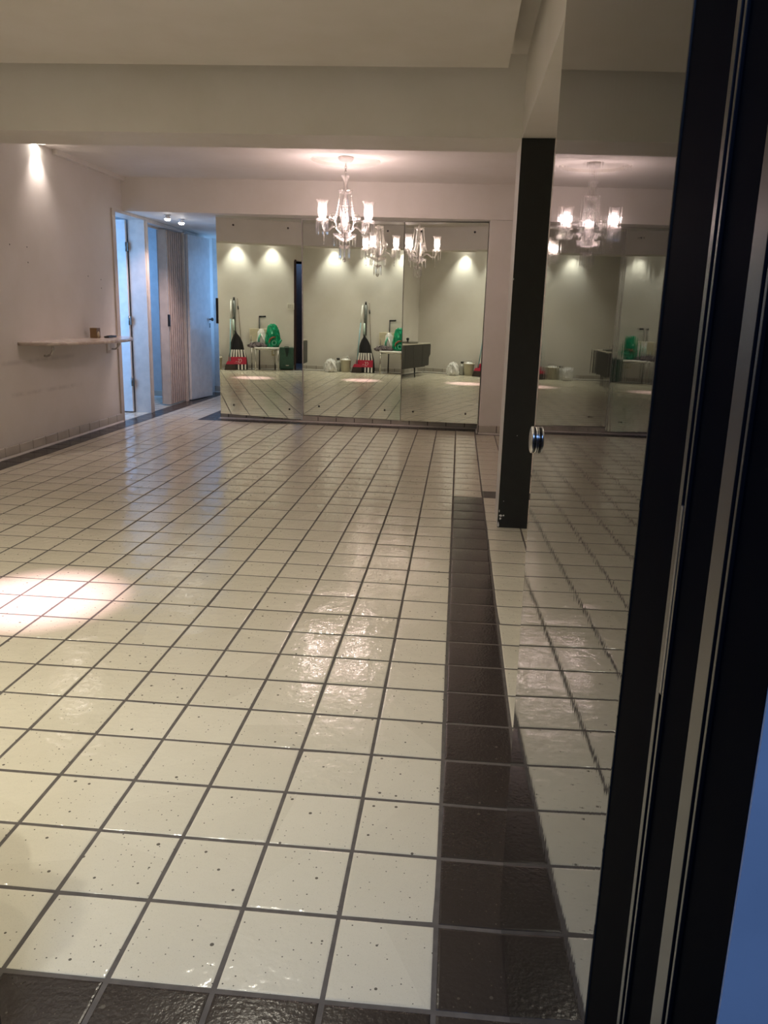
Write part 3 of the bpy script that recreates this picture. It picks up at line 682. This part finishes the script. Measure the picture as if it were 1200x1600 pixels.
MB().tube([(0.55*math.cos(a), 0.18, 1.14+0.34*math.sin(a)) for a in [PI*i/14 for i in range(15)]], 0.018, 6).build('handle', 'steel', t)
tag(lump([(0.1, 0.0), (0.42, 0.02), (0.40, 0.14), (0.22, 0.26), (0.05, 0.3)], 28, (-11.25, 0.02, 1.03), (1, 0.9, 1), 0.1, 6, 8).build('cleaning_cloth', 'plastic_white'), 'white cleaning cloth bundled in the top of the beige bucket', 'cloth')
t = thing('spray_bottle', 'clear spray bottle poking up out of the bucket', 'bottle', (-11.05, -0.2, 1.05))
MB().lathe([(0.1, 0), (0.1, 0.25), (0.04, 0.36), (0.04, 0.44)], seg=14).build('bottle_body', 'bottle_grey', t)
MB().box(-0.14, 0.06, -0.03, 0.03, 0.44, 0.54, 0.01).build('trigger_head', 'pole_white', t)
t = thing('cleaner_bottle', 'grey bottle with a dark cap between the bucket and the white bag', 'bottle', (-12.05, -0.3, 0))
MB().lathe([(0.0, 0), (0.27, 0.0), (0.29, 0.06), (0.29, 0.85), (0.2, 1.02), (0.12, 1.08), (0.12, 1.15)], seg=18).build('bottle_body', 'bottle_grey', t)
MB().lathe([(0.15, 1.15), (0.16, 1.17), (0.16, 1.32), (0.0, 1.33)], seg=14).build('cap', 'black_plastic', t)

# black bag with white stripes and a red band
t = thing('striped_bag', 'black bag with white stripes and a red band, gathered at the neck', 'bag', (-9.3, 0.12, 0))
def bagx(z):      # half widths (left, right) at height z
    pts = [(0, -0.85, 1.0), (0.55, -0.85, 0.98), (1.3, -0.78, 0.88), (1.95, -0.62, 0.70), (2.6, -0.56, 0.56), (3.1, -0.42, 0.34), (3.5, -0.19, 0.02), (3.75, -0.22, -0.06)]
    for i in range(len(pts)-1):
        if z <= pts[i+1][0]:
            k = (z-pts[i][0])/(pts[i+1][0]-pts[i][0]); return pts[i][1]+(pts[i+1][1]-pts[i][1])*k, pts[i][2]+(pts[i+1][2]-pts[i][2])*k
    return pts[-1][1:]
mb = MB(); zs = [0, .1, .3, .55, .9, 1.3, 1.65, 1.95, 2.3, 2.6, 2.9, 3.2, 3.35, 3.5, 3.62, 3.75]; seg = 32; vs = []
for z in zs:
    a_, b_ = bagx(z); hw, cxx = (b_-a_)/2, (a_+b_)/2; dp = 0.42*(1-0.75*(z/3.75)**1.5)+0.04
    for j in range(seg):
        a = 2*PI*j/seg; k = 1+0.05*math.sin(7*a+z*2)*min(1, z)
        vs.append((cxx+hw*math.copysign(abs(math.cos(a))**0.7, math.cos(a))*k, dp*math.copysign(abs(math.sin(a))**0.7, math.sin(a))*k, z))
nz = len(zs)
mb.add(vs, [(k*seg+j, k*seg+(j+1)%seg, (k+1)*seg+(j+1)%seg, (k+1)*seg+j) for k in range(nz-1) for j in range(seg)]+[tuple(range(seg))[::-1], tuple((nz-1)*seg+j for j in range(seg))], True)
mb.build('bag_body', 'black_bag', t)
def strip_on_bag(xa0, xa1, z0_, xb0, xb1, z1_, mat, name, yoff=0.47):
    n_ = 4; mb = MB(); vs = []
    for i in range(n_+1):
        k = i/n_; z = z0_+(z1_-z0_)*k; a_, b_ = xa0+(xb0-xa0)*k, xa1+(xb1-xa1)*k
        y = yoff-0.10*(z/2.0)**1.5
        vs += [(a_, y, z), (b_, y, z), (b_, y-0.12, z), (a_, y-0.12, z)]
    fs = [(0,1,2,3), tuple(4*n_+q for q in (3,2,1,0))]
    for i in range(n_):
        for j in range(4): fs.append((4*i+j, 4*i+4+j, 4*i+4+(j+1)%4, 4*i+(j+1)%4))
    mb.add(vs, fs); return mb.build(name, mat, t)
for xa, xb, wd in ((-0.62, -0.50, .15), (-0.36, -0.29, .14), (-0.10, -0.07, .14), (0.18, 0.13, .13), (0.44, 0.39, .18), (0.76, 0.63, .10)):
    strip_on_bag(xa-wd/2, xa+wd/2, 1.22, xb-wd/2, xb+wd/2, 1.95, 'stripe_white', 'stripe')
for xa, wd in ((0.10, .12), (0.42, .16), (0.74, .14)):
    strip_on_bag(xa-wd/2, xa+wd/2, 0.05, xa-wd/2, xa+wd/2, 0.6, 'stripe_white', 'stripe')
strip_on_bag(-0.9, 0.86, 0.56, -0.82, 0.84, 1.26, 'band_red', 'band', 0.50)
lg = MB()
lg.tube([(0.06, 0.46, 1.02), (0.12, 0.46, 1.08), (0.19, 0.46, 1.03), (0.14, 0.47, 0.88), (0.05, 0.475, 0.77), (0.26, 0.475, 0.75)], 0.022, 6)
lg.tube([(0.25+0.13*math.sin(a), 0.465, 0.92+0.17*math.cos(a)) for a in [0.1+2.6*i/10 for i in range(11)]], 0.018, 6)
lg.tube([(-0.2, 0.475, 0.83), (0.0, 0.475, 0.85)], 0.014, 5).tube([(-0.5, 0.475, 0.70), (0.3, 0.475, 0.66)], 0.008, 5)
lg.build('logo', 'stripe_white', t)

# broom, mop and stick leaning on the wall
t = thing('broom', 'broom with a blue and white pole and brown bristles leaning behind the striped bag', 'broom', (-10.15, 0.78, 0))
mb = MB(); mb.hexa([(-0.42, -0.13, 0.0), (0.62, -0.13, 0.0), (0.62, 0.13, 0.0), (-0.42, 0.13, 0.0)], [(-0.26, -0.1, 0.58), (0.60, -0.1, 0.58), (0.60, 0.1, 0.58), (-0.26, 0.1, 0.58)]); mb.build('bristles', 'bristle_brown', t)
mb = MB(); mb.hexa([(-0.27, -0.11, 0.57), (0.60, -0.11, 0.57), (0.60, 0.11, 0.57), (-0.27, 0.11, 0.57)], [(-0.12, -0.09, 0.86), (0.45, -0.09, 0.86), (0.45, 0.09, 0.86), (-0.12, 0.09, 0.86)]); mb.build('broom_head', 'band_red', t)
MB().tube([(0.12, -0.02, 0.8), (0.31, -1.05, 4.9)], 0.055, 8).build('pole', 'pole_blue', t)
MB().tube([(0.31, -1.05, 4.85), (0.40, -1.55, 6.55)], 0.07, 8).ball((0.40, -1.56, 6.57), 0.09, 8, 6).build('pole_sleeve', 'pole_white', t)
t = thing('mop', 'mop with a thick dark grey handle leaning behind the striped bag', 'mop', (-9.45, -0.72, 0))
MB().tube([(0.0, 0.0, 0.15), (-0.05, -0.10, 3.2)], 0.08, 8).build('lower_pole', 'pole_green', t)
MB().tube([(-0.05, -0.10, 3.2), (-0.08, -0.16, 4.8)], 0.13, 10).build('sleeve', 'pole_green', t)
MB().tube([(0.02, -0.16, 3.6), (0.0, -0.2, 6.6)], [0.12, 0.15], 10).build('handle', 'pole_grey', t)
MB().tube([(0.0, -0.2, 6.6), (0.0, -0.21, 6.9)], [0.10, 0.08], 10).build('handle_tip', 'black_plastic', t)
MB().box(-0.4, 0.4, -0.12, 0.12, 0.0, 0.16, 0.03).build('mop_head', 'pole_grey', t)
t = thing('thin_pole', 'thin brown pole with a dark clip leaning against the entrance wall', 'pole', (-8.6, -0.5, 0))
MB().tube([(-0.05, 0.05, 0.0), (-0.52, -0.46, 6.8)], 0.035, 8).build('shaft', 'pole_brown', t)
MB().tube([(-0.45, -0.38, 5.75), (-0.475, -0.42, 6.1)], 0.06, 8).build('clip', 'black_plastic', t)

# chair with everything piled on it
t = thing('chair', 'chair with white seat and steel tube legs standing against the entrance wall', 'chair', (-6.56, 0.42, 0))
mb = MB(); mb.prism([(1.28*math.copysign(abs(math.cos(a))**0.55, math.cos(a)), 1.1*math.copysign(abs(math.sin(a))**0.55, math.sin(a))) for a in [2*PI*i/36 for i in range(36)]], 2.10, 2.26, True); mb.build('seat', 'seat_white', t)
for x, y in ((-1.08, 0.85), (1.12, 0.85), (-1.28, -0.95), (1.02, -0.95)):
    MB().tube([(x, y, 0.0), (x*0.98, y*0.96, 2.1)], 0.06, 8).build('leg', 'steel', t)
MB().tube([(-1.06, 0.82, 2.04), (1.1, 0.82, 2.04)], 0.05, 8).build('seat_rail', 'steel', t)
for x in (-1.3, 1.0): MB().tube([(x, -0.95, 2.1), (x, -1.12, 3.9)], 0.05, 8).build('back_post', 'steel', t)
MB().box(-1.45, 1.05, -1.16, -1.02, 2.75, 3.98, 0.05).build('backrest', 'cream_vinyl', t)
t = thing('green_bag', 'bulging green plastic bag with brown print on the white chair seat', 'bag', (-5.85, 0.25, 2.26))
lump([(0.2, 0.0), (0.62, 0.05), (0.72, 0.35), (0.70, 0.8), (0.66, 1.3), (0.58, 1.65), (0.46, 1.9), (0.40, 2.08), (0.2, 2.22)], 48, (0, 0, 0), (0.98, 0.8, 1.0), 0.12, 3, 5, 1.3).build('bag_body', 'plastic_green', t)
MB().tube([(0.35, 0.45, 0.2), (0.6, 0.5, 0.5), (0.78, 0.5, 0.75)], [0.12, 0.16, 0.10], 8).build('bag_corner', 'plastic_green', t)
MB().tube([(-0.45, 0.5, 0.45), (-0.35, 0.57, 0.75), (-0.1, 0.6, 0.95), (0.2, 0.6, 0.98)], [0.06, 0.09, 0.09, 0.05], 8).build('printed_arc', 'brown_print', t)
MB().tube([(0.05+0.2*math.cos(a), 0.63, 0.42+0.2*math.sin(a)) for a in [2*PI*i/14 for i in range(15)]], 0.05, 6).build('printed_ring', 'plastic_pale_green', t)
t = thing('white_bag', 'white carrier bag with green edges leaning against the green bag on the chair', 'bag', (-6.95, 0.15, 2.26))
lump([(0.15, 0.0), (0.42, 0.05), (0.46, 0.5), (0.40, 1.0), (0.34, 1.4), (0.2, 1.7)], 36, (0, 0, 0), (0.95, 0.7, 1.0), 0.10, 4, 11, 1.1).build('bag_body', 'plastic_white', t)
MB().tube([(-0.3, 0.32, 0.25), (-0.28, 0.34, 0.8), (-0.1, 0.3, 1.3)], [0.08, 0.10, 0.05], 8).build('green_edge', 'plastic_pale_green', t)
MB().tube([(-0.05, 0.32, 1.25), (0.12, 0.4, 0.8), (0.3, 0.42, 0.3)], [0.05, 0.07, 0.05], 8).build('bag_strap', 'stripe_white', t)
tag(lump([(0.2, 0.0), (0.75, 0.04), (0.78, 0.22), (0.5, 0.42), (0.2, 0.52)], 40, (-7.45, 0.75, 2.2), (1.15, 0.55, 1.0), 0.16, 5, 21, 1.3).build('dark_cloth', 'cloth_dark'), 'dark patterned cloth bunched on the left edge of the chair seat', 'cloth')
t = thing('walking_stick', 'black L-handled walking stick standing behind the chair', 'walking stick', (-7.05, -0.93, 0))
MB().tube([(0.0, 0.02, 0.0), (0.04, 0.0, 5.15)], 0.055, 8).build('shaft', 'black_plastic', t)
MB().tube([(0.0, 0.0, 5.13), (0.66, 0.02, 5.17)], 0.075, 8).build('grip', 'black_plastic', t)
t = thing('suitcase', 'dark green upright case on the floor between the chair and the doorway', 'suitcase', (-4.36, -0.80, 0))
MB().box(-0.70, 0.70, -0.18, 0.20, 0.04, 2.2, 0.07).build('case_body', 'suitcase_green', t)
mb = MB(); mb.hexa([(-0.07, 0.18, 1.3), (0.07, 0.18, 1.3), (0.07, 0.22, 1.3), (-0.07, 0.22, 1.3)], [(-0.24, 0.18, 2.16), (0.24, 0.18, 2.16), (0.24, 0.22, 2.16), (-0.24, 0.22, 2.16)]); mb.build('flap', 'suitcase_dark', t)
MB().tube([(-0.2, 0.0, 2.18), (-0.2, 0.0, 2.26), (0.2, 0.0, 2.26), (0.2, 0.0, 2.18)], 0.035, 6).build('handle', 'suitcase_dark', t)
MB().box(-0.12, 0.22, 0.195, 0.21, 0.38, 0.46).build('badge', 'steel', t)
